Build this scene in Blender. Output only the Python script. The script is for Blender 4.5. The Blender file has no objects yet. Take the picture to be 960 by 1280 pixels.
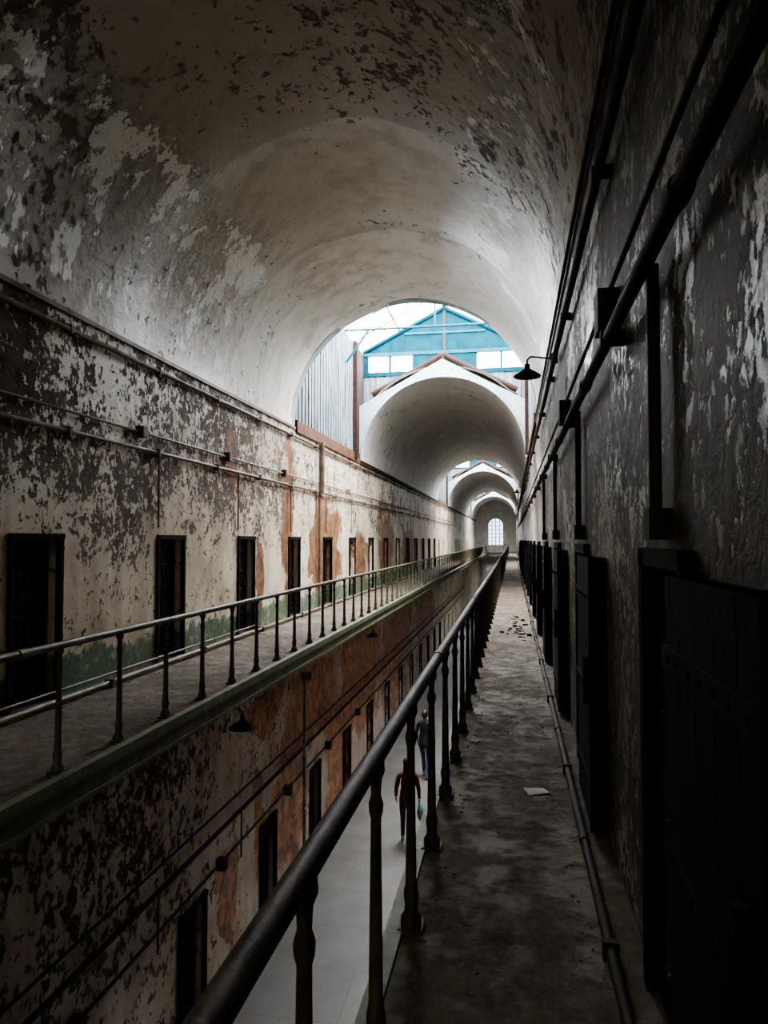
import bpy, math, random
from mathutils import Vector, Matrix
random.seed(7)
XL, XR = -4.55, 0.5
XC = (XL+XR)/2; RAD=(XR-XL)/2
SPR = 4.0; FLOOR=-4.6
YB=-12.5; YE=92.0
BAYS=[(14.7,21.4),(44.8,51.5),(75.0,81.7),(-11.7,-6.0)]  # fourth bay is unseen behind the camera, added to light the near end
VAULTS=[(-6.0,14.7),(21.4,44.8),(51.5,75.0),(81.7,YE),(YB,-11.7)]
EAVE=7.4; RIDGE=8.85

# ---------------------------------------------------------------- mesh builder
class MB:
    def __init__(s): s.v=[];s.f=[];s.m=[];s.s=[];s.M=Matrix.Identity(4)
    def add(s,vs,fs,m=0,smooth=False):
        o=len(s.v)
        s.v+= [tuple(s.M@Vector(p)) for p in vs]
        for f in fs: s.f.append([i+o for i in f]); s.m.append(m); s.s.append(smooth)
    def quad(s,a,b,c,d,m=0): s.add([a,b,c,d],[(0,1,2,3)],m)
    def box(s,x0,x1,y0,y1,z0,z1,m=0):
        s.add([(x0,y0,z0),(x1,y0,z0),(x1,y1,z0),(x0,y1,z0),(x0,y0,z1),(x1,y0,z1),(x1,y1,z1),(x0,y1,z1)],
              [(3,2,1,0),(4,5,6,7),(0,1,5,4),(1,2,6,5),(2,3,7,6),(3,0,4,7)],m)
    def tube(s,path,r,seg=10,m=0,cap=True):
        P=[Vector(p) for p in path]; n=len(P)
        R=r if isinstance(r,(list,tuple)) else [r]*n
        vs=[];up=None
        for i in range(n):
            t=(P[min(i+1,n-1)]-P[max(i-1,0)]).normalized()
            if up is None:
                up=Vector((0,0,1)) if abs(t.z)<.9 else Vector((1,0,0))
            a=t.cross(up).normalized(); b=a.cross(t).normalized(); up=b
            for k in range(seg):
                an=2*math.pi*k/seg
                vs.append(tuple(P[i]+a*math.cos(an)*R[i]+b*math.sin(an)*R[i]))
        fs=[]
        for i in range(n-1):
            for k in range(seg):
                k2=(k+1)%seg
                fs.append((i*seg+k,i*seg+k2,(i+1)*seg+k2,(i+1)*seg+k))
        s.add(vs,fs,m,True)
        if cap:
            s.add(vs[:seg],[tuple(range(seg))],m); s.add(vs[-seg:],[tuple(range(seg))],m)
    def lathe(s,cx,cy,prof,seg=10,m=0,z=0):
        vs=[];fs=[]
        for r,h in prof:
            for k in range(seg):
                an=2*math.pi*k/seg; vs.append((cx+r*math.cos(an),cy+r*math.sin(an),z+h))
        for i in range(len(prof)-1):
            for k in range(seg):
                k2=(k+1)%seg; fs.append((i*seg+k,i*seg+k2,(i+1)*seg+k2,(i+1)*seg+k))
        s.add(vs,fs,m,True)
    def ball(s,c,r,m=0,nu=14,nv=10,f=None):
        vs=[];fs=[]
        for j in range(nv+1):
            ph=math.pi*j/nv
            for i in range(nu):
                a=2*math.pi*i/nu
                p=Vector((math.sin(ph)*math.cos(a)*r[0],math.sin(ph)*math.sin(a)*r[1],math.cos(ph)*r[2]))
                if f: p=f(p)
                vs.append((c[0]+p.x,c[1]+p.y,c[2]+p.z))
        for j in range(nv):
            for i in range(nu):
                i2=(i+1)%nu; fs.append((j*nu+i,(j+1)*nu+i,(j+1)*nu+i2,j*nu+i2))
        s.add(vs,fs,m,True)
    def obj(s,name,mats,parent=None):
        me=bpy.data.meshes.new(name); me.from_pydata(s.v,[],s.f)
        for m in mats: me.materials.append(m)
        me.polygons.foreach_set('material_index',s.m)
        me.polygons.foreach_set('use_smooth',s.s)
        me.update()
        o=bpy.data.objects.new(name,me); bpy.context.scene.collection.objects.link(o)
        if parent: o.parent=parent
        return o

# ---------------------------------------------------------------- materials
class NT:
    def __init__(s,name):
        s.mat=bpy.data.materials.new(name); s.mat.use_nodes=True
        s.t=s.mat.node_tree; s.b=s.t.nodes['Principled BSDF']
        tc=s.t.nodes.new('ShaderNodeTexCoord'); s.co=tc.outputs['Object']
        s.sep=s.t.nodes.new('ShaderNodeSeparateXYZ'); s.t.links.new(s.co,s.sep.inputs[0])
    def put(s,sock,v):
        if hasattr(v,'is_linked'): s.t.links.new(v,sock)
        else:
            if sock.type=='RGBA' and len(v)==3: v=(*v,1)
            sock.default_value=v
    def noise(s,scale,detail=4,rough=.55,co=None,dist=0):
        n=s.t.nodes.new('ShaderNodeTexNoise'); s.put(n.inputs['Vector'],co or s.co)
        n.inputs['Scale'].default_value=scale;n.inputs['Detail'].default_value=detail
        n.inputs['Roughness'].default_value=rough;n.inputs['Distortion'].default_value=dist
        return n.outputs['Fac']
    def vscale(s,v,off=(0,0,0)):
        n=s.t.nodes.new('ShaderNodeMapping'); s.put(n.inputs['Vector'],s.co)
        n.inputs['Scale'].default_value=v; n.inputs['Location'].default_value=off
        return n.outputs[0]
    def math(s,op,a,b=0.0,clamp=False):
        n=s.t.nodes.new('ShaderNodeMath'); n.operation=op; n.use_clamp=clamp
        s.put(n.inputs[0],a); s.put(n.inputs[1],b); return n.outputs[0]
    def rng(s,v,a,b,c=0.,d=1.):
        n=s.t.nodes.new('ShaderNodeMapRange'); n.clamp=True
        s.put(n.inputs['Value'],v)
        for k,x in zip(('From Min','From Max','To Min','To Max'),(a,b,c,d)): n.inputs[k].default_value=x
        return n.outputs[0]
    def mix(s,f,a,b,mode='MIX'):
        n=s.t.nodes.new('ShaderNodeMix'); n.data_type='RGBA'; n.blend_type=mode
        s.put(n.inputs[0],f); s.put(n.inputs[6],a); s.put(n.inputs[7],b); return n.outputs[2]
    def bump(s,h,strength=.5,dist=.02):
        n=s.t.nodes.new('ShaderNodeBump'); n.inputs['Strength'].default_value=strength
        n.inputs['Distance'].default_value=dist; s.put(n.inputs['Height'],h)
        s.t.links.new(n.outputs[0],s.b.inputs['Normal'])
    def col(s,c): s.put(s.b.inputs['Base Color'],c)
    def rough(s,c): s.put(s.b.inputs['Roughness'],c)

def simple(name,a,b,scale=8,rough=.6,metal=0,bump=.2,spec=.5):
    n=NT(name); f=n.noise(scale,6,.6); f=n.rng(f,.35,.65)
    n.col(n.mix(f,a,b)); n.rough(rough); n.b.inputs['Metallic'].default_value=metal
    n.b.inputs['Specular IOR Level'].default_value=spec
    n.bump(n.noise(scale*4,4),bump,.005)
    return n.mat

def peel(name,pA,pB,uA,uB,thr,scale=9,zg=None,yg=None,patches=None,green=None,ybands=None,prough=.4,streak=.5,soft=.015,bigamt=.3,midamt=.28,haunch=None,bump=.6,yg2=None,orange=(.34,.17,.08),stain=None,flat=(1,1,.7)):
    n=NT(name); Y=n.sep.outputs[1]; Z=n.sep.outputs[2]
    big=n.noise(.6,3,.5); mid=n.noise(2.6,5,.6)
    fine=n.noise(scale,6,.66,dist=.3)
    chips=n.noise(scale*2.3,5,.6,co=n.vscale(flat,(3,7,1)))
    m=n.math('ADD',n.math('MULTIPLY',fine,.6),n.math('MULTIPLY',chips,.4))
    m=n.math('ADD',m,n.math('MULTIPLY',n.math('SUBTRACT',big,.5),bigamt))
    m=n.math('ADD',m,n.math('MULTIPLY',n.math('SUBTRACT',mid,.5),midamt))
    for g,S in ((zg,Z),(yg,Y),(yg2,Y)):
        if g: m=n.math('ADD',m,n.rng(S,*g))
    mask=n.rng(m,thr-soft,thr+soft)
    tone=n.rng(n.noise(1.1,6,.62),.35,.68)
    paint=n.mix(tone,pA,pB)
    if ybands:
        wob=n.math('MULTIPLY',n.math('SUBTRACT',n.noise(.45,4,.55),.5),.8)
        yy=n.math('ADD',Y,wob)
        for y0,c,fa in ybands:
            f=n.rng(yy,y0-.04,y0+.04,0,fa)
            f=n.math('MULTIPLY',f,n.rng(n.noise(3.1,6,.7),.25,.6,.78,1))
            paint=n.mix(f,paint,c)
    if stain:
        paint=n.mix(n.rng(n.noise(1.9,6,.66,co=n.vscale((1,1,.6),(2,5,8))),.5,.66,0,stain[1]),paint,stain[0])
    st=n.rng(n.noise(3,5,.6,co=n.vscale((1,1,.12))),.45,.75,0,streak)
    paint=n.mix(st,paint,n.mix(.6,uA,uB))
    under=n.mix(n.rng(n.noise(5,6,.7),.4,.62),uA,uB)
    c=n.mix(mask,paint,under)
    rg=n.math('ADD',n.math('MULTIPLY',mask,.45),prough)
    if haunch:  # white paint flakes low on the vault, their glint painted into the colour
        hm=n.math('ADD',n.math('MULTIPLY',n.noise(1.7,5,.65,co=n.vscale((1,1,.45)),dist=.3),.6),n.math('MULTIPLY',n.noise(6,6,.72,co=n.vscale((1,1,.5),(9,1,4))),.4))
        hm=n.math('ADD',hm,n.rng(Z,haunch[0]-.5,haunch[0],-.3,0)); hm=n.math('SUBTRACT',hm,n.rng(Z,haunch[1],haunch[1]+.6,0,.3))
        f=n.rng(hm,.53,.54)
        f=n.math('MULTIPLY',f,n.rng(Y,11.5,13.0,1,0))
        f=n.math('MULTIPLY',f,n.rng(Y,3.5,5.0,0,1))
        belt=n.math('MULTIPLY',n.rng(n.math('ADD',hm,.0),.40,.53),n.math('MULTIPLY',n.rng(Y,9,12,.7,0),n.rng(Y,3,5,.3,1)))
        c=n.mix(belt,c,n.mix(n.rng(fine,.45,.52),(.36,.30,.22),(.15,.115,.08)))
        c=n.mix(f,c,(.97,.96,.93)); rg=n.math('SUBTRACT',rg,n.math('MULTIPLY',f,.24))
    if patches:
        nz=n.math('MULTIPLY',n.math('SUBTRACT',n.noise(1.7,6,.66),.5),3.2)
        bc=n.mix(n.rng(n.noise(4,6,.7),.4,.6),orange,(.10,.055,.035))
        for py,pz,ry,rz in patches:
            a=n.math('DIVIDE',n.math('SUBTRACT',Y,py),ry); b_=n.math('DIVIDE',n.math('SUBTRACT',Z,pz),rz)
            d=n.math('SQRT',n.math('ADD',n.math('MULTIPLY',a,a),n.math('MULTIPLY',b_,b_)))
            f=n.rng(n.math('ADD',d,nz),.97,1.03,1,0)
            c=n.mix(f,c,bc)
    if green:
        gm=n.math('ADD',Z,n.math('MULTIPLY',n.math('SUBTRACT',n.noise(4,6,.7),.5),.7))
        f=n.rng(gm,green-.03,green+.03,.95,0)
        f=n.math('MULTIPLY',f,n.rng(n.noise(6,6,.7),.36,.48,.5,1))
        c=n.mix(f,c,(.065,.125,.07))
    n.col(c); n.rough(rg)
    h=n.math('SUBTRACT',n.math('MULTIPLY',fine,.6),n.math('MULTIPLY',mask,.5))
    n.bump(h,bump,.03)
    return n.mat

M_wallL=peel('peeling_whitewash',(.80,.72,.59),(.57,.48,.36),(.036,.023,.015),(.145,.098,.065),.542,scale=10,zg=(1.0,2.3,-.062,.065),yg=(11,15,.0,-.065),
             patches=[(17.4,1.2,1.6,1.4),(14.3,1.9,.4,1.7),(21.5,.9,1.0,1.0),(26,1.5,1.5,1.3),(32,1.2,2,1.2),(3.0,.8,.25,.8),(11.2,3.0,.25,.6),(12.6,.8,.2,.8)],green=.38,stain=((.32,.21,.12),.5),bump=.8)
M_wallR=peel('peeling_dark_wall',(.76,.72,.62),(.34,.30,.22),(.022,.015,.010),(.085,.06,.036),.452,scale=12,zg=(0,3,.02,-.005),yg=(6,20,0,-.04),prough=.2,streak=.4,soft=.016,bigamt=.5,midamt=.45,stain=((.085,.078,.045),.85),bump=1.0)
M_wallLL=peel('lower_storey_plaster',(.64,.57,.47),(.37,.31,.24),(.055,.038,.026),(.14,.10,.068),.56,scale=7,zg=(-2.5,-1,-.03,.06),yg=(9,14,.02,-.04),
             patches=[(14,-1.3,1.9,1.2),(12.7,-2.8,1.0,1.4),(19,-1.9,2.8,1.7),(16.4,-3.2,1.3,1.6),(25,-2,3.6,2.0),(33,-2,4,2),(9.7,-3.3,.4,.9),(11.4,-1.0,.8,.6),(11,-2.9,.25,1.0)],orange=(.52,.215,.07),stain=((.25,.165,.095),.6))
M_vault=peel('vault_plaster',(.44,.38,.30),(.26,.215,.16),(.11,.08,.055),(.24,.19,.14),.53,scale=7,yg=(4,9,.03,-.10),
             ybands=[(5.2,(.44,.385,.305),.8),(8.0,(.68,.625,.53),.95),(10.8,(.46,.42,.35),.65),(11.05,(.88,.855,.80),.97)],haunch=(4.3,5.8),prough=.38,streak=.25,bump=.9,stain=((.31,.25,.175),.45))
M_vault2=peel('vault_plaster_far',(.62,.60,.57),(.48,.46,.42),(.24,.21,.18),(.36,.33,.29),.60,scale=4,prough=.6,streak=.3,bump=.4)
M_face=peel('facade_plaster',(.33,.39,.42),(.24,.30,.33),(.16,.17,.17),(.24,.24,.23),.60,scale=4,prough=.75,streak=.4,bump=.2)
M_conc=peel('gallery_concrete',(.16,.128,.09),(.075,.06,.042),(.03,.024,.018),(.10,.078,.055),.52,scale=5,prough=.72,streak=0,soft=.10,bump=.5,stain=((.035,.029,.021),.7))
M_dark=simple('painted_darkness',(.010,.009,.008),(.016,.014,.012),6,.9)  # near-black colour paints in the darkness inside cells and behind boards
M_iron=simple('black_iron',(.010,.009,.008),(.03,.02,.015),14,.55,.2,.3,.3)
M_railL=simple('rusty_green_iron',(.045,.042,.028),(.13,.115,.075),9,.5,.1,.4)
M_railR=simple('worn_iron_rail',(.022,.017,.012),(.07,.052,.034),12,.55,.1,.4,.35)
M_green=simple('green_ledge_paint',(.07,.095,.05),(.16,.18,.11),5,.6,0,.5)
M_pipe=simple('painted_pipe',(.20,.15,.105),(.07,.046,.032),6,.55,0,.4)
M_pipeL=simple('grey_standpipe',(.40,.38,.34),(.12,.11,.10),6,.55,0,.4)
M_pipeD=simple('dark_pipe',(.012,.009,.007),(.032,.022,.016),6,.7,0,.4,.2)
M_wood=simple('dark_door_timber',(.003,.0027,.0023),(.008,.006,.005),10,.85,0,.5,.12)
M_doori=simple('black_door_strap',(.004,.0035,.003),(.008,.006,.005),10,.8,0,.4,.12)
M_rust=simple('rusty_beam',(.06,.028,.017),(.11,.05,.03),5,.8,0,.5,.2)
M_rustD=simple('dark_rusty_rafter',(.014,.006,.004),(.032,.012,.009),5,.8,0,.5,.2)
M_teal=simple('teal_paint',(.001,.028,.046),(.002,.048,.068),3,.8,0,.2,.05)
M_bar=simple('skylight_frame_paint',(.010,.06,.08),(.022,.085,.11),3,.7,0,.2,.05)
M_wframe=simple('window_frame_paint',(.07,.08,.08),(.10,.11,.11),3,.6,0,.2)
M_paper=simple('paper',(.5,.5,.47),(.42,.42,.39),10,.8)
M_chip=simple('paint_chips',(.17,.14,.105),(.06,.045,.033),20,.85)

n=NT('weathered_boards'); f=n.rng(n.noise(2,6,.7,co=n.vscale((6,6,.25))),.35,.65)
c=n.mix(f,(.08,.115,.135),(.23,.29,.32)); f2=n.rng(n.noise(3,5,.7,co=n.vscale((3,3,.3),(4,4,4))),.48,.62,0,.85)
n.col(n.mix(f2,c,(.04,.031,.025))); n.rough(.8); M_board=n.mat

n=NT('flagstone_floor')
br=n.t.nodes.new('ShaderNodeTexBrick'); n.t.links.new(n.vscale((1,1,1)),br.inputs['Vector'])
br.inputs['Scale'].default_value=1.0; br.inputs['Mortar Size'].default_value=.007
br.inputs['Brick Width'].default_value=1.5; br.inputs['Row Height'].default_value=1.15
br.inputs['Color1'].default_value=(.135,.13,.123,1);br.inputs['Color2'].default_value=(.11,.106,.10,1);br.inputs['Mortar'].default_value=(.06,.056,.052,1)
f=n.rng(n.noise(1.6,6,.65),.35,.7,0,.75); n.col(n.mix(f,br.outputs['Color'],(.07,.066,.058))); n.rough(.65)
n.bump(n.noise(12,5),.2,.01); M_flag=n.mat

def glassmat(name,lo,hi,tint):
    mat=bpy.data.materials.new(name); mat.use_nodes=True; t=mat.node_tree
    t.nodes.remove(t.nodes['Principled BSDF']); out=t.nodes['Material Output']
    tr=t.nodes.new('ShaderNodeBsdfTransparent'); tl=t.nodes.new('ShaderNodeBsdfTranslucent'); mx=t.nodes.new('ShaderNodeMixShader')
    tr.inputs[0].default_value=(*tint,1); tl.inputs[0].default_value=(*tint,1)
    nz=t.nodes.new('ShaderNodeTexNoise'); nz.inputs['Scale'].default_value=1.5
    mr=t.nodes.new('ShaderNodeMapRange'); mr.inputs['To Min'].default_value=lo; mr.inputs['To Max'].default_value=hi
    t.links.new(nz.outputs['Fac'],mr.inputs['Value']); t.links.new(mr.outputs[0],mx.inputs[0])
    t.links.new(tr.outputs[0],mx.inputs[1]); t.links.new(tl.outputs[0],mx.inputs[2]); t.links.new(mx.outputs[0],out.inputs['Surface'])
    return mat
M_glass=glassmat('dusty_skylight_glass',.05,.25,(1,1,1))
M_glass2=glassmat('tinted_back_skylight_glass',.05,.25,(.50,.45,.37))  # tint sets how much light the added rear skylight lets in
M_glass3=glassmat('tinted_window_glass',.05,.2,(.055,.07,.08))  # dark tint dims the bright sky seen through the end window

# ---------------------------------------------------------------- walls with cell openings
def wall(name,X,sg,z0,z1,zf,dh,doors,mat,depth=.45):
    b=MB(); y=YB; zt=zf+dh; xb=X-sg*depth
    for a,c in doors:
        b.quad((X,y,z0),(X,a,z0),(X,a,z1),(X,y,z1))
        b.quad((X,a,zt),(X,c,zt),(X,c,z1),(X,a,z1))
        b.quad((X,a,zf),(xb,a,zf),(xb,a,zt),(X,a,zt)); b.quad((X,c,zf),(xb,c,zf),(xb,c,zt),(X,c,zt))
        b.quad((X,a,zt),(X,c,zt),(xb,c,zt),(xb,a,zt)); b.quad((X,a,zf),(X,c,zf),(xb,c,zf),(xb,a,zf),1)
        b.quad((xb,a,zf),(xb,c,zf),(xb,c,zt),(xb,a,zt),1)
        if z0<zf: b.quad((X,a,z0),(X,c,z0),(X,c,zf),(X,a,zf))
        y=c
    b.quad((X,y,z0),(X,YE,z0),(X,YE,z1),(X,y,z1))
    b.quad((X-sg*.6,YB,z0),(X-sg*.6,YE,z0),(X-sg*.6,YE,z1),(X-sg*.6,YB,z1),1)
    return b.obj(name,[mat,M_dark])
dl=[(5.95+2.8*k,6.65+2.8*k) for k in range(-6,30)]
dll=[(5.4+2.83*k,6.12+2.83*k) for k in range(-6,30)]
dr=[(2.1+2.75*k,2.8+2.75*k) for k in range(-5,32)]
wall('wall_left',XL,1,0,SPR,0,1.6,dl,M_wallL)
wall('wall_left_lower',-3.95,1,FLOOR,-.24,FLOOR,1.55,dll,M_wallLL)
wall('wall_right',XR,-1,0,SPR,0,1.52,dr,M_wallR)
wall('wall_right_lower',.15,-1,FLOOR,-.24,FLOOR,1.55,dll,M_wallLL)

b=MB(); b.box(-4.6,.8,YB,YE,FLOOR-.2,FLOOR); b.obj('floor',[M_flag])
def gallery(name,xw,xe,sg):
    b=MB()
    a,c=sorted((xw,xe-sg*.02)); b.box(a,c,YB,YE-.01,-.16,0,0); b.box(a,c,YB,YE-.01,-.24,-.16,0)
    a,c=sorted((xe-sg*.02,xe+sg*.05)); b.box(a,c,YB,YE-.01,-.07,.015,1)
    a,c=sorted((xe-sg*.02,xe+sg*.02)); b.box(a,c,YB,YE-.01,-.2,-.07,1)
    a,c=sorted((xe-sg*.06,xe+sg*.035)); b.box(a,c,YB,YE-.01,-.235,-.2,1)
    xl=-3.95 if sg>0 else .15
    y=YB+.5
    while y<YE:
        b.add([(xl,y,-.24),(xe-sg*.06,y,-.24),(xl,y,-.7),(xl,y+.06,-.24),(xe-sg*.06,y+.06,-.24),(xl,y+.06,-.7)],
              [(0,1,2),(3,5,4),(0,3,4,1),(1,4,5,2),(2,5,3,0)],1)
        y+=2.83
    b.obj(name,[M_conc,M_green])
gallery('gallery_walkway',XL,-3.0,1)
gallery('gallery_walkway',XR,-.47,-1)

prof=[(.045,0),(.05,.015),(.05,.05),(.034,.07),(.03,.1),(.036,.13),(.036,.15),(.027,.18),(.024,.4),(.019,.74),(.026,.76),(.028,.785),(.018,.81),(.022,.86),(.034,.885),(.03,.92)]
def railing(name,x,y0,mat,H,r,pr):
    b=MB(); b.tube([(x,YB,H),(x,YE-2.2,H)],r,16)
    y=y0
    while y>YB+.8: y-=.78
    while y<YE-2.2:
        seg=14 if y<12 else 8
        b.lathe(x,y,[(q,h*H/.93) for q,h in pr],seg)
        if y<30: b.box(x-.05,x+.05,y-.05,y+.05,0,.02)
        y+=.78
    y=YB+1
    while y<40:
        b.tube([(x,y,H),(x,y+.12,H)],r*1.15,16); y+=3.9
    b.obj(name,[mat])
railing('gallery_railing',-3.08,4.53,M_railL,.87,.028,[(q*.92,h) for q,h in prof])
railing('gallery_railing',-.42,3.0,M_railR,.93,.030,[(q*.85,h) for q,h in prof])
b=MB(); b.box(-2.95,-.52,YE-2.2,YE-.9,-.2,0,0); b.tube([(-3,YE-2.2,.95),(-.45,YE-2.2,.95)],.03,8,1)
for i in range(9): b.tube([(-2.9+i*.29,YE-2.2,0),(-2.9+i*.29,YE-2.2,.95)],.018,6,1)
b.obj('gallery_bridge',[M_conc,M_railL])

# ---------------------------------------------------------------- vaults
def vault(name,y0,y1,mat,steps):
    b=MB(); ns=64; ny=max(2,int((y1-y0)/1.2)); vs=[];fs=[]
    ys=[y0+(y1-y0)*j/ny for j in range(ny+1)]
    for s_ in steps: ys+=[s_-.015,s_+.015]
    ys.sort()
    for y in ys:
        r=RAD
        for s_ in steps:
            if y<s_: r-=.016
        for i in range(ns+1):
            a=math.pi*i/ns
            w=.012*math.sin(a*5+y*.8)+.010*math.sin(a*9-y*1.7)
            rr=r+(w if 0<i<ns else 0)
            vs.append((XC-rr*math.cos(a),y,SPR+rr*math.sin(a)))
    for j in range(len(ys)-1):
        for i in range(ns):
            o=j*(ns+1)+i; fs.append((o,o+1,o+ns+2,o+ns+1))
    b.add(vs,fs,0,True)
    R2=RAD+.3; vs=[];fs=[]
    for y in (y0,y1):
        for i in range(ns+1):
            a=math.pi*i/ns; vs.append((XC-R2*math.cos(a),y,SPR+R2*math.sin(a)))
    for i in range(ns): fs.append((i,i+1,i+ns+2,i+ns+1))
    b.add(vs,fs,0,True)
    for X in(XL,XR):
        a,c=sorted((X,X+(-.3 if X<0 else .3)))
        b.quad((a,y0,SPR),(c,y0,SPR),(c,y1,SPR),(a,y1,SPR))
    return b.obj(name,[mat])
vault('ceiling_vault',*VAULTS[0],M_vault,[5.2,8.0,11.0])
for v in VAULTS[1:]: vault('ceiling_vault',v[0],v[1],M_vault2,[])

def archwall(b,y,th,x0,x1,top,m=0,rad=RAD,zb=SPR):
    xs=set([x0,x1,XC]); ns=40
    for i in range(ns+1): xs.add(round(XC-rad*math.cos(math.pi*i/ns),5))
    for i in range(9): xs.add(round(x0+(x1-x0)*i/8,5))
    xs=sorted(x for x in xs if x0<=x<=x1)
    def zl(x):
        d=rad*rad-(x-XC)**2
        return SPR+math.sqrt(d) if d>0 else zb
    for a,c in zip(xs[:-1],xs[1:]):
        za,zc=zl(a),zl(c); ta,tc=top(a),top(c)
        if abs(a-XC)>=rad-1e-4 and abs(c-XC)>=rad-1e-4: za=zc=zb
        for yy in (y,y+th): b.quad((a,yy,za),(c,yy,zc),(c,yy,tc),(a,yy,ta),m)
        b.quad((a,y,ta),(c,y,tc),(c,y+th,tc),(a,y+th,ta),m)
        b.quad((a,y,za),(c,y,zc),(c,y+th,zc),(a,y+th,za),m)
def gab(e,p,hw=RAD+.3):
    return lambda x: p-(p-e)*abs(x-XC)/hw

for bi,(y0,y1) in enumerate(BAYS):
    xa,xb=XL-.3,XR+.3
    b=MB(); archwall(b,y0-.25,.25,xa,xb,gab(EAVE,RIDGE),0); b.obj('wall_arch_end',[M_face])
    b=MB(); archwall(b,y1-.12,.3,XL+.005,XR-.005,gab(5.65,7.0,RAD),0,rad=RAD-.02)
    ns=48
    pth=[(XC-(RAD-.06)*math.cos(math.pi*i/ns),y1-.13,SPR+(RAD-.06)*math.sin(math.pi*i/ns)) for i in range(ns+1)]
    b.tube(pth,.035,6,0)
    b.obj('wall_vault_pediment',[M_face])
    b=MB()
    for sx in(-1,1):
        xe=XC+sx*2.2
        b.tube([(XC,y1+.28,7.22),(xe,y1+.28,6.07)],.09,4)
        b.tube([(XC,y1+.28,7.05),(xe,y1+.28,5.9)],.05,4)
    b.box(XC-.04,XC+.04,y1+.2,y1+.3,6.8,7.2)
    b.obj('rusty_roof_beam',[M_rustD])
    yw=y1+.7; b=MB()
    archwall(b,yw,.1,xa,xb,lambda x:6.85,0,rad=RAD+.28)
    x=xa; R3=RAD+.3
    while x<xb:
        zz=SPR+math.sqrt(max(0,R3*R3-(x-XC)**2))+.08
        if zz<6.5: b.box(x,x+.035,yw-.03,yw,zz,6.72,0)
        x+=.17
    b.box(xa,xb,yw-.05,yw+.1,6.72,6.85,1)
    b.box(XC-1.0,XC+1.0,yw-.02,yw+.1,6.85,7.36,1)
    for xm in (xa,XC-1.75,XC+1.7,xb-.45): b.box(xm,xm+(.07 if xm not in(xa,xb-.45) else .42),yw-.03,yw+.1,6.85,7.36,1)
    b.box(xa,xb,yw-.06,yw+.1,7.36,7.46,2)
    tz=lambda x: RIDGE-.1-(RIDGE-.1-7.46)*abs(x-XC)/(RAD+.05)
    for sx in(-1,1):
        xe=XC+sx*(RAD+.05)
        b.add([(XC,yw,7.46),(xe,yw,7.46),(XC,yw,RIDGE-.1),(XC,yw+.1,7.46),(xe,yw+.1,7.46),(XC,yw+.1,RIDGE-.1)],[(0,1,2),(3,5,4)],1)
        b.tube([(XC,yw-.04,RIDGE-.06),(xe,yw-.04,7.48)],.06,4,1)
        for k in range(1,6):
            xx=XC+sx*k*.42
            if tz(xx)>7.6: b.box(xx-.015,xx+.015,yw-.02,yw,7.46,tz(xx),1)
    b.box(XC-.05,XC+.05,yw-.04,yw,7.46,RIDGE-.1,3)
    b.box(XC-1.25,XC+1.25,yw-.05,yw,8.0,8.06,2)
    b.obj('skylight_gable_wall',[M_board,M_teal,M_bar,M_iron])
    for X,sx in((XL,1),(XR,-1)):
        b=MB(); a,c=sorted((X-sx*.1,X-sx*.02))
        ye=y1-1.0
        b.box(a,c,y0,y1+.7,SPR,EAVE,1)
        y=y0; i=0
        while y<ye-.02:
            dd=.0 if i%2 else .018
            p,q=sorted((X-sx*.02,X+sx*dd)) if dd else sorted((X-sx*.02,X-sx*.005))
            b.box(p,q,y,y+.125,SPR+.16,EAVE,0); y+=.13; i+=1
        p,q=sorted((X-sx*.05,X+sx*.12)); b.box(p,q,ye,ye+.28,SPR,EAVE,3)
        p,q=sorted((X-sx*.05,X+sx*.05)); b.box(p,q,y0+.05,y1-.15,SPR-.1,SPR+.16,2)
        b.obj('wall_skylight_side',[M_board,M_dark,M_rust,M_rustD])
    b=MB()
    y=y0
    while y<=yw+.01:
        for sx in(-1,1): b.tube([(XC,y,RIDGE),(XC+sx*(RAD+.3),y,EAVE)],.022,4)
        y+=1.23
    b.tube([(XC,y0,RIDGE),(XC,yw,RIDGE)],.06,6)
    for sx in(-1,1):
        b.tube([(XC+sx*(RAD+.1),y0,EAVE+.03),(XC+sx*(RAD+.1),yw,EAVE+.03)],.07,4)
        b.tube([(XC+sx*1.4,y0,RIDGE-.72),(XC+sx*1.4,yw,RIDGE-.72)],.03,4)
    for y in (y0+2.2,y0+4.6):
        b.tube([(XL-.1,y,EAVE),(XR+.1,y,EAVE)],.035,8)
        b.tube([(XC,y,EAVE),(XC,y,RIDGE)],.025,8)
        for sx in(-1,1):
            b.tube([(XC+sx*(RAD-.05),y,EAVE-.9),(XC+sx*(RAD-.7),y,EAVE)],.035,6)
    b.obj('skylight_roof_frame',[M_bar])
    b=MB()
    for sx in(-1,1):
        xe=XC+sx*(RAD+.3)
        b.quad((XC,y0-.2,RIDGE+.03),(xe,y0-.2,EAVE+.03),(xe,yw+.1,EAVE+.03),(XC,yw+.1,RIDGE+.03))
    b.obj('window_skylight',[M_glass2 if y0<0 else M_glass])
    L=bpy.data.lights.new('skylight_portal','AREA'); L.shape='RECTANGLE'; L.size=5.6; L.size_y=y1-y0+.9
    L.cycles.is_portal=True
    o=bpy.data.objects.new('skylight_portal',L); o.location=(XC,(y0+yw)/2,RIDGE+.15); bpy.context.scene.collection.objects.link(o)

b=MB()
for y0,y1 in VAULTS[1:]:
    b.box(XL-.05,XL+.05,y0,y1,SPR-.12,SPR+.02); b.box(XR-.04,XR+.05,y0,y1,SPR-.1,SPR+.02)
b.obj('trim_springing',[M_rustD])
b=MB(); b.box(XL-.05,XL+.03,-6,14.7,SPR-.05,SPR+.0); b.box(XR-.02,XR+.05,-6,14.7,SPR-.05,SPR)
b.obj('trim_springing',[M_pipe])

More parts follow.
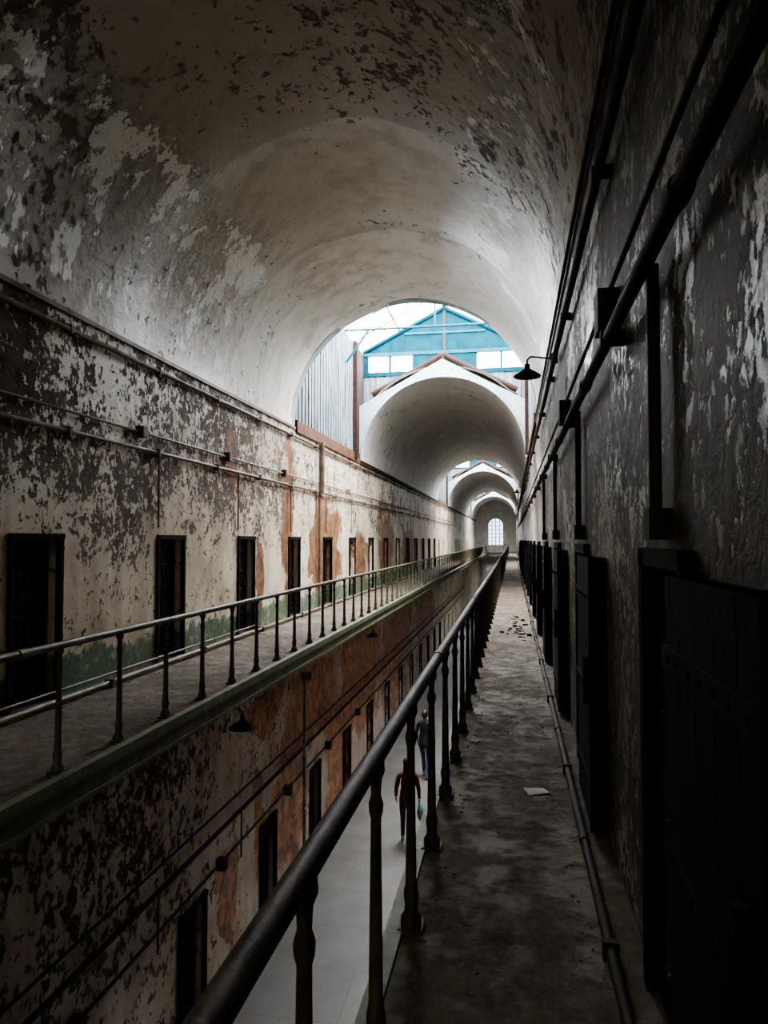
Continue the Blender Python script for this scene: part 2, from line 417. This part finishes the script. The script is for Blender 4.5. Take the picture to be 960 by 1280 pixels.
b=MB(); Y=YE; wx=.95; wz0,wz1=.85,3.3
def hole_top(x): return wz1+math.sqrt(max(0,wx*wx-(x-XC)**2))
b.quad((-4.7,Y,FLOOR),(1,Y,FLOOR),(1,Y,wz0),(-4.7,Y,wz0))
b.quad((-4.7,Y,wz0),(XC-wx,Y,wz0),(XC-wx,Y,7),(-4.7,Y,7)); b.quad((XC+wx,Y,wz0),(1,Y,wz0),(1,Y,7),(XC+wx,Y,7))
for i in range(16):
    a=XC-wx+2*wx*i/16; c=XC-wx+2*wx*(i+1)/16
    b.quad((a,Y,hole_top(a)),(c,Y,hole_top(c)),(c,Y,7),(a,Y,7))
    b.quad((a,Y,hole_top(a)),(c,Y,hole_top(c)),(c,Y+.4,hole_top(c)),(a,Y+.4,hole_top(a)))
for x in (XC-wx,XC+wx): b.quad((x,Y,wz0),(x,Y+.4,wz0),(x,Y+.4,wz1),(x,Y,wz1))
b.quad((XC-wx,Y,wz0),(XC+wx,Y,wz0),(XC+wx,Y+.4,wz0),(XC-wx,Y+.4,wz0))
b.obj('wall_end',[M_vault2])
b=MB()
for i in range(5):
    x=XC-wx+2*wx*i/4; b.box(x-.045,x+.045,Y+.2,Y+.26,wz0,hole_top(x)if 0<i<4 else wz1)
for i in range(8):
    z=wz0+i*.5
    if z<hole_top(XC): b.box(XC-wx,XC+wx,Y+.2,Y+.26,z-.035,z+.035)
b.quad((XC-wx,Y+.3,wz0),(XC+wx,Y+.3,wz0),(XC+wx,Y+.3,wz1+wx),(XC-wx,Y+.3,wz1+wx),1)
b.obj('window_1',[M_wframe,M_glass3])
b=MB(); b.quad((-4.7,YB,FLOOR),(1,YB,FLOOR),(1,YB,7),(-4.7,YB,7)); b.obj('wall_back',[M_wallLL])

# ---------------------------------------------------------------- doors
def gate_mesh():
    b=MB(); w=.7;h=1.6
    b.box(-.03,.03,-.05,.0,0,h+.05,0); b.box(-.03,.03,w,w+.05,0,h+.05,0); b.box(-.03,.04,-.05,w+.05,h,h+.06,0)
    for i in range(1,7): y=w*i/7; b.box(-.14,-.128,y-.014,y+.014,.02,h,1)
    for i in range(0,16): z=.03+i*(h-.05)/15; b.box(-.128,-.116,0,w,z-.013,z+.013,1)
    b.box(-.145,-.11,0,.04,0,h,1); b.box(-.145,-.11,w-.04,w,0,h,1)
    b.box(-.115,-.09,w-.2,w-.04,.8,.92,1)
    return b
def place(base,name,loc):
    o=bpy.data.objects.new(name,base.data); o.location=loc; bpy.context.scene.collection.objects.link(o)
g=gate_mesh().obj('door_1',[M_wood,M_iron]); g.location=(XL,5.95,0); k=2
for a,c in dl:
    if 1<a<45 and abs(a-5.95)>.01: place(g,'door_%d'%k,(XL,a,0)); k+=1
for a,c in dll:
    if 1<a<40: place(g,'door_%d'%k,(-3.95,a,FLOOR)); k+=1
def leaf():
    b=MB(); w=.8;h=1.5
    n=5
    for i in range(n): b.box(-.085,-.03,-w+i*w/n+.002,-w+(i+1)*w/n-.002,.03,h,0)
    b.box(-.08,0,-w,0,.03,h,0)
    for z in (.25,.75,1.28):
        b.box(-.092,-.083,-w+.02,.02,z-.03,z+.03,1)
        for i in range(7): b.ball((-.093,-w+.08+i*.11,z),(.006,.012,.012),1,8,5)
    b.box(-.095,-.02,-w,-w+.05,.03,h,1)
    b.box(-.12,-.09,-w+.08,-w+.11,.7,.95,1)
    b.tube([(-.05,.01,.0),(-.05,.01,h)],.02,8,1)
    b.box(-.04,.02,0.02,.06,0,h+.06,0); b.box(-.04,.02,.64,.70,0,h+.06,0); b.box(-.04,.02,0.02,.7,h+.01,h+.07,0)
    b.box(.1,.13,0.02,.68,0,h,1)
    return b
lf=leaf().obj('door_%d'%k,[M_wood,M_doori]); lf.location=(XR,2.1,0); k+=1
for a,c in dr:
    if 3<a<45: place(lf,'door_%d'%k,(XR,a,0)); k+=1

# ---------------------------------------------------------------- pipes
b=MB()
b.tube([(XL+.05,YB,3.78),(XL+.05,60,3.78)],.03,8)
b.tube([(XL+.04,YB,2.93),(XL+.04,60,2.93)],.016,8)
b.tube([(XL+.05,YB,2.72),(XL+.05,60,2.72)],.025,8)
for y in (5.55,8.65,11.4,14.3,17.2,20):
    b.tube([(XL+.05,y,2.72),(XL+.05,y,1.75 if y>6 else 2.0)],.014,8)
    b.box(XL,XL+.1,y-.5,y-.38,2.87,3.0)
y=1
while y<40:
    for z in (3.78,2.72): b.box(XL,XL+.09,y-.02,y+.02,z-.045,z+.045)
    y+=1.9
b.tube([(XL+.14,16.5,2.7),(XL+.14,16.5,3.9)],.05,8); b.tube([(XL+.07,16.5,0),(XL+.07,16.5,3.9)],.03,8)
b.obj('pipe_run',[M_pipe])
b=MB()
b.tube([(-4.3,YB,.05),(-4.3,70,.05)],.03,8); b.tube([(-4.38,YB,.12),(-4.38,12,.12)],.014,8)
y=0
while y<60: b.box(-4.35,-4.25,y,y+.04,0,.09); y+=2.4
b.obj('pipe_run',[M_pipe])
b=MB(); b.tube([(.36,-3,.04),(.36,60,.04)],.022,10)
y=0.7
while y<50: b.box(.33,.39,y,y+.03,0,.07); b.tube([(.36,y+1,.04),(.36,y+1.07,.04)],.028,10); y+=2.2
b.obj('pipe_run',[M_pipeD])
b=MB()
for x,z,r in((.44,3.46,.026),(.455,2.76,.012),(.43,2.5,.028),(.44,3.85,.015)):
    b.tube([(x,-3,z),(x,70,z)],r,12)
y=.9
while y<50:
    b.box(.395,.5,y,y+.03,2.465,2.535); b.box(.41,.5,y+.4,y+.43,3.43,3.49)
    b.tube([(.43,y+1,2.5),(.43,y+1.08,2.5)],.036,12); y+=2.4
for y in (2.45,5.2,7.95,10.7):
    b.tube([(.46,y,1.66),(.46,y,2.5)],.02,10); b.box(.43,.5,y-.05,y+.05,1.60,1.70)
for y in (3.6,6.4): b.box(.41,.5,y-.08,y+.08,2.6,2.8)
b.obj('pipe_run',[M_pipeD])
b=MB()
for x,z,r in((-3.88,-2.3,.03),(-3.9,-2.05,.015),(-3.89,-2.75,.02)): b.tube([(x,YB,z),(x,60,z)],r,8)
for y in (6,9.3,12.2,15,18): b.box(-3.95,-3.82,y,y+.12,-2.85,-2.7)
for y in (7.6,10.1): b.tube([(-3.9,y,-2.3),(-3.9,y,-3.0)],.012,6)
b.obj('pipe_run',[M_pipeD])
b=MB()
b.tube([(-3.80,13,FLOOR),(-3.80,13,-.95)],.032,10); b.box(-3.86,-3.66,12.93,13.07,-1.0,-.86); b.lathe(-3.80,13,[(.05,0),(.05,.06),(.032,.06)],10,0,FLOOR+1.2)
b.obj('standpipe',[M_pipeL])

# ---------------------------------------------------------------- lamps
def lamp(name,tip,wallx,dz,s=1):
    b=MB(); x,y,z=tip
    pr=[(.0,.14*s),(.03*s,.14*s),(.032*s,.09*s),(.05*s,.075*s),(.10*s,.045*s),(.16*s,.005*s),(.165*s,-.01*s)]
    b.lathe(x,y,pr,24,0,z); b.lathe(x,y,[(q*.97,h-.006) for q,h in pr[1:]],24,1,z)
    b.ball((x,y,z+.01),(.03*s,.03*s,.045*s),1)
    w=(wallx-x)
    b.tube([(x,y,z+.13*s),(x,y,z+.19*s),(x+w*.12,y,z+.23*s+dz*.2),(x+w*.4,y,z+.22*s+dz*.5),(x+w*.8,y,z+.2*s+dz),(wallx,y,z+.2*s+dz)],.010,8,0)
    b.lathe(wallx,y,[(.0,-.05),(.04,-.05),(.04,.05),(0,.05)],12,0,z+.2*s+dz)
    return b.obj(name,[M_rust,M_pipe])
lamp('gooseneck_lamp',(.17,7.7,3.33),.45,0,.88)
lamp('gooseneck_lamp',(-3.24,8.4,-.68),-3.9,-.02)
lamp('gooseneck_lamp',(-3.24,16.8,-.68),-3.9,-.02)
lamp('gooseneck_lamp',(.17,27,3.33),.45,0,.88)

# ---------------------------------------------------------------- debris
b=MB()
for i in range(1000):
    if random.random()<.5:
        y=1+random.random()**1.3*22; x=random.choice([random.uniform(-.36,.33),random.uniform(.2,.33),random.uniform(-.36,-.28)])
    else:
        y=3+random.random()*20; x=random.choice([random.uniform(-4.24,-3.15),random.uniform(-4.24,-4.1)])
    s_=random.uniform(.003,.011); a=random.random()*6.28; h=random.uniform(.002,.008)
    pts=[(x+math.cos(a+j*1.57+random.uniform(-.3,.3))*s_,y+math.sin(a+j*1.57)*s_) for j in range(4)]
    b.add([(p[0],p[1],.0) for p in pts]+[(p[0]*.8+x*.2,p[1]*.8+y*.2,h) for p in pts],[(4,5,6,7),(0,1,5,4),(1,2,6,5),(2,3,7,6),(3,0,4,7)],0)
for i in range(45):
    x=random.gauss(.10,.10); y=random.gauss(13.6,.9)
    if abs(x)>.33: continue
    s_=random.uniform(.015,.04)
    b.box(x-s_,x+s_,y-s_*1.3,y+s_,0,s_*random.uniform(.4,1.2),0)
b.obj('paint_chip_debris',[M_chip])
b=MB(); b.M=Matrix.Translation((.14,4.72,.004))@Matrix.Rotation(.4,4,'Z')
b.add([(-.07,-.05,0),(.07,-.05,.006),(.075,.05,.0),(-.065,.055,.012),(0,0,.004)],[(0,1,4),(1,2,4),(2,3,4),(3,0,4)]); b.obj('paper_scrap',[M_paper])

# ---------------------------------------------------------------- people
def skinobj(verts,edges,root=0,sub=2):
    me=bpy.data.meshes.new('tmp'); me.from_pydata([v[0] for v in verts],edges,[])
    o=bpy.data.objects.new('tmp',me); bpy.context.scene.collection.objects.link(o)
    m=o.modifiers.new('s','SKIN'); m.use_smooth_shade=True
    for i,v in enumerate(verts):
        r=v[1]; r=(r,r) if not isinstance(r,tuple) else r
        me.skin_vertices[0].data[i].radius=r; me.skin_vertices[0].data[i].use_root=(i==root)
    s_=o.modifiers.new('d','SUBSURF'); s_.levels=sub; s_.render_levels=sub
    dg=bpy.context.evaluated_depsgraph_get(); dg.update()
    e=bpy.data.meshes.new_from_object(o.evaluated_get(dg))
    vs=[tuple(v.co) for v in e.vertices]; fs=[tuple(p.vertices) for p in e.polygons]
    bpy.data.objects.remove(o); return vs,fs
def person(name,loc,rot,top,leg,hair,bag=None,long=True):
    J=[((0,0,.95),(.135,.10)),((0,.0,1.08),(.125,.095)),((0,.01,1.27),(.155,.105)),((0,0,1.41),(.10,.075)),((0,.0,1.475),.05),((0,.015,1.56),.048),
       ((-.17,0,1.385),.06),((-.225,-.05,1.13),.047),((-.23,.09,.93),.03),
       ((.17,0,1.385),.06),((.23,.02,1.12),.047),((.25,.07,.88),.03),
       ((-.095,.0,.88),.09),((-.09,.16,.5),.06),((-.09,.2,.11),.042),((-.09,.2,.05),.042),((-.10,.37,.03),.03),
       ((.095,.0,.88),.09),((.09,.04,.49),.06),((.09,-.2,.16),.042),((.09,-.22,.09),.04),((.10,-.07,.03),.03)]
    E=[(0,1),(1,2),(2,3),(3,4),(4,5),(3,6),(6,7),(7,8),(3,9),(9,10),(10,11),(0,12),(12,13),(13,14),(14,15),(15,16),(0,17),(17,18),(18,19),(19,20),(20,21)]
    vs,fs=skinobj(J,E)
    b=MB(); idx={}
    for f in fs:
        c=sum((Vector(vs[i]) for i in f),Vector())/len(f)
        if c.z>1.475: m=0
        elif c.z<.10: m=3
        elif c.z>.86 or abs(c.x)>.2: m=1
        else: m=2
        idx.setdefault(m,[]).append(f)
    for m,ff in idx.items(): b.add(vs,ff,m,True)
    for sx,w in((-1,(-.23,.09,.93)),(1,(.25,.07,.88))):
        w=Vector(w)
        H=[(tuple(w),.024),(tuple(w+Vector((0,.015,-.045))),(.022,.034)),(tuple(w+Vector((0,.025,-.085))),(.016,.034))]
        v2,f2=skinobj(H,[(0,1),(1,2)],0,1); b.add(v2,f2,0,True)
        for j,(dy,L) in enumerate(((-.022,.055),(-.007,.07),(.009,.075),(.025,.068))):
            p=w+Vector((0,.025+dy,-.085)); q=p+Vector((-sx*.008,.004,-L*.5)); r=q+Vector((-sx*.022,.002,-L*.45))
            v2,f2=skinobj([(tuple(p),.009),(tuple(q),.0085),(tuple(r),.007)],[(0,1),(1,2)],0,1); b.add(v2,f2,0,True)
        p=w+Vector((0,.035,-.04)); v2,f2=skinobj([(tuple(p),.011),(tuple(p+Vector((-sx*.012,.025,-.025))),.01),(tuple(p+Vector((-sx*.018,.03,-.055))),.008)],[(0,1),(1,2)],0,1); b.add(v2,f2,0,True)
    hc=(0,.025,1.62)
    def hf(p):
        if p.z<0: p.x*=1+p.z*2.6; p.y*=1+p.z*1.2 if p.y<0 else 1
        return p
    b.ball(hc,(.075,.094,.115),0,20,14,hf)
    b.ball((0,.118,1.605),(.012,.016,.022),0,8,6); b.ball((-.027,.107,1.63),(.012,.008,.008),4,8,6); b.ball((.027,.107,1.63),(.012,.008,.008),4,8,6)
    b.ball((0,.105,1.565),(.022,.008,.006),5,8,6)
    for sx in(-1,1): b.ball((sx*.075,.02,1.615),(.01,.018,.03),0,8,6)
    def hh(p):
        if p.y>.03 and p.z<.06: p.y=.03
        return p
    b.ball((0,.012,1.64),(.088,.104,.112),4,20,14,hh)
    if long: b.ball((0,-.055,1.53),(.085,.05,.13),4,14,10)
    b.lathe(0,0,[(.15,0),(.165,.01),(.165,.1),(.15,.2),(.14,.3)],20,1,.80)
    b.lathe(0,0,[(.075,0),(.07,.05),(.062,.055)],16,1,1.43)
    if bag:
        bx,by,bz=.27,.09,.62
        b.ball((bx,by,bz),(.07,.15,.17),6,16,12,lambda p:Vector((p.x,p.y*(1-p.z*1.5),p.z)))
        b.tube([(bx-.01,by-.07,bz+.1),(bx-.02,by-.02,bz+.2),(bx-.02,by+.02,bz+.2),(bx-.01,by+.07,bz+.1)],.008,6,6)
    S=simple
    o=b.obj(name,[S('skin',(.40,.24,.17),(.44,.28,.2),5,.5),S('top_'+name,top,tuple(q*.7 for q in top),12,.8),S('trousers_'+name,leg,tuple(q*.7 for q in leg),14,.85),
        S('shoes',(.4,.4,.4),(.3,.3,.3),8,.5),S('hair_'+name,hair,tuple(q*.6 for q in hair),30,.5),S('lips',(.35,.12,.1),(.3,.1,.09),8,.5),S('bag_cloth',(.07,.22,.17),(.05,.17,.14),8,.7)])
    o.location=loc; o.rotation_euler=(0,0,rot); return o
person('woman_in_red_jacket',(-2.14,14.75,FLOOR+.005),.15,(.13,.006,.008),(.012,.015,.026),(.02,.014,.01),bag=True)
person('man_in_jeans',(-2.28,18.9,FLOOR+.005),-.2,(.02,.02,.024),(.035,.06,.12),(.03,.02,.015),long=False)

# ---------------------------------------------------------------- world, camera
w=bpy.data.worlds.new('World'); bpy.context.scene.world=w; w.use_nodes=True
bg=w.node_tree.nodes['Background']; bg.inputs[0].default_value=(.98,.985,1,1); bg.inputs[1].default_value=33.0
sc=bpy.context.scene
try:
    sc.view_settings.view_transform='AgX'; sc.view_settings.look='AgX - Medium High Contrast'; sc.view_settings.exposure=.3
except Exception as e: print(e)
cd=bpy.data.cameras.new('Camera'); cam=bpy.data.objects.new('Camera',cd); sc.collection.objects.link(cam); sc.camera=cam
cd.lens=25.3; cd.sensor_width=36; cd.clip_end=500; cd.clip_start=.05
th=math.atan(160/900); ph=math.atan(35*math.cos(th)/900)
fw=Vector((-math.sin(th)*math.cos(ph),math.cos(th)*math.cos(ph),math.sin(ph)))
cam.location=(0,0,1.6); cam.rotation_euler=fw.to_track_quat('-Z','Y').to_euler()
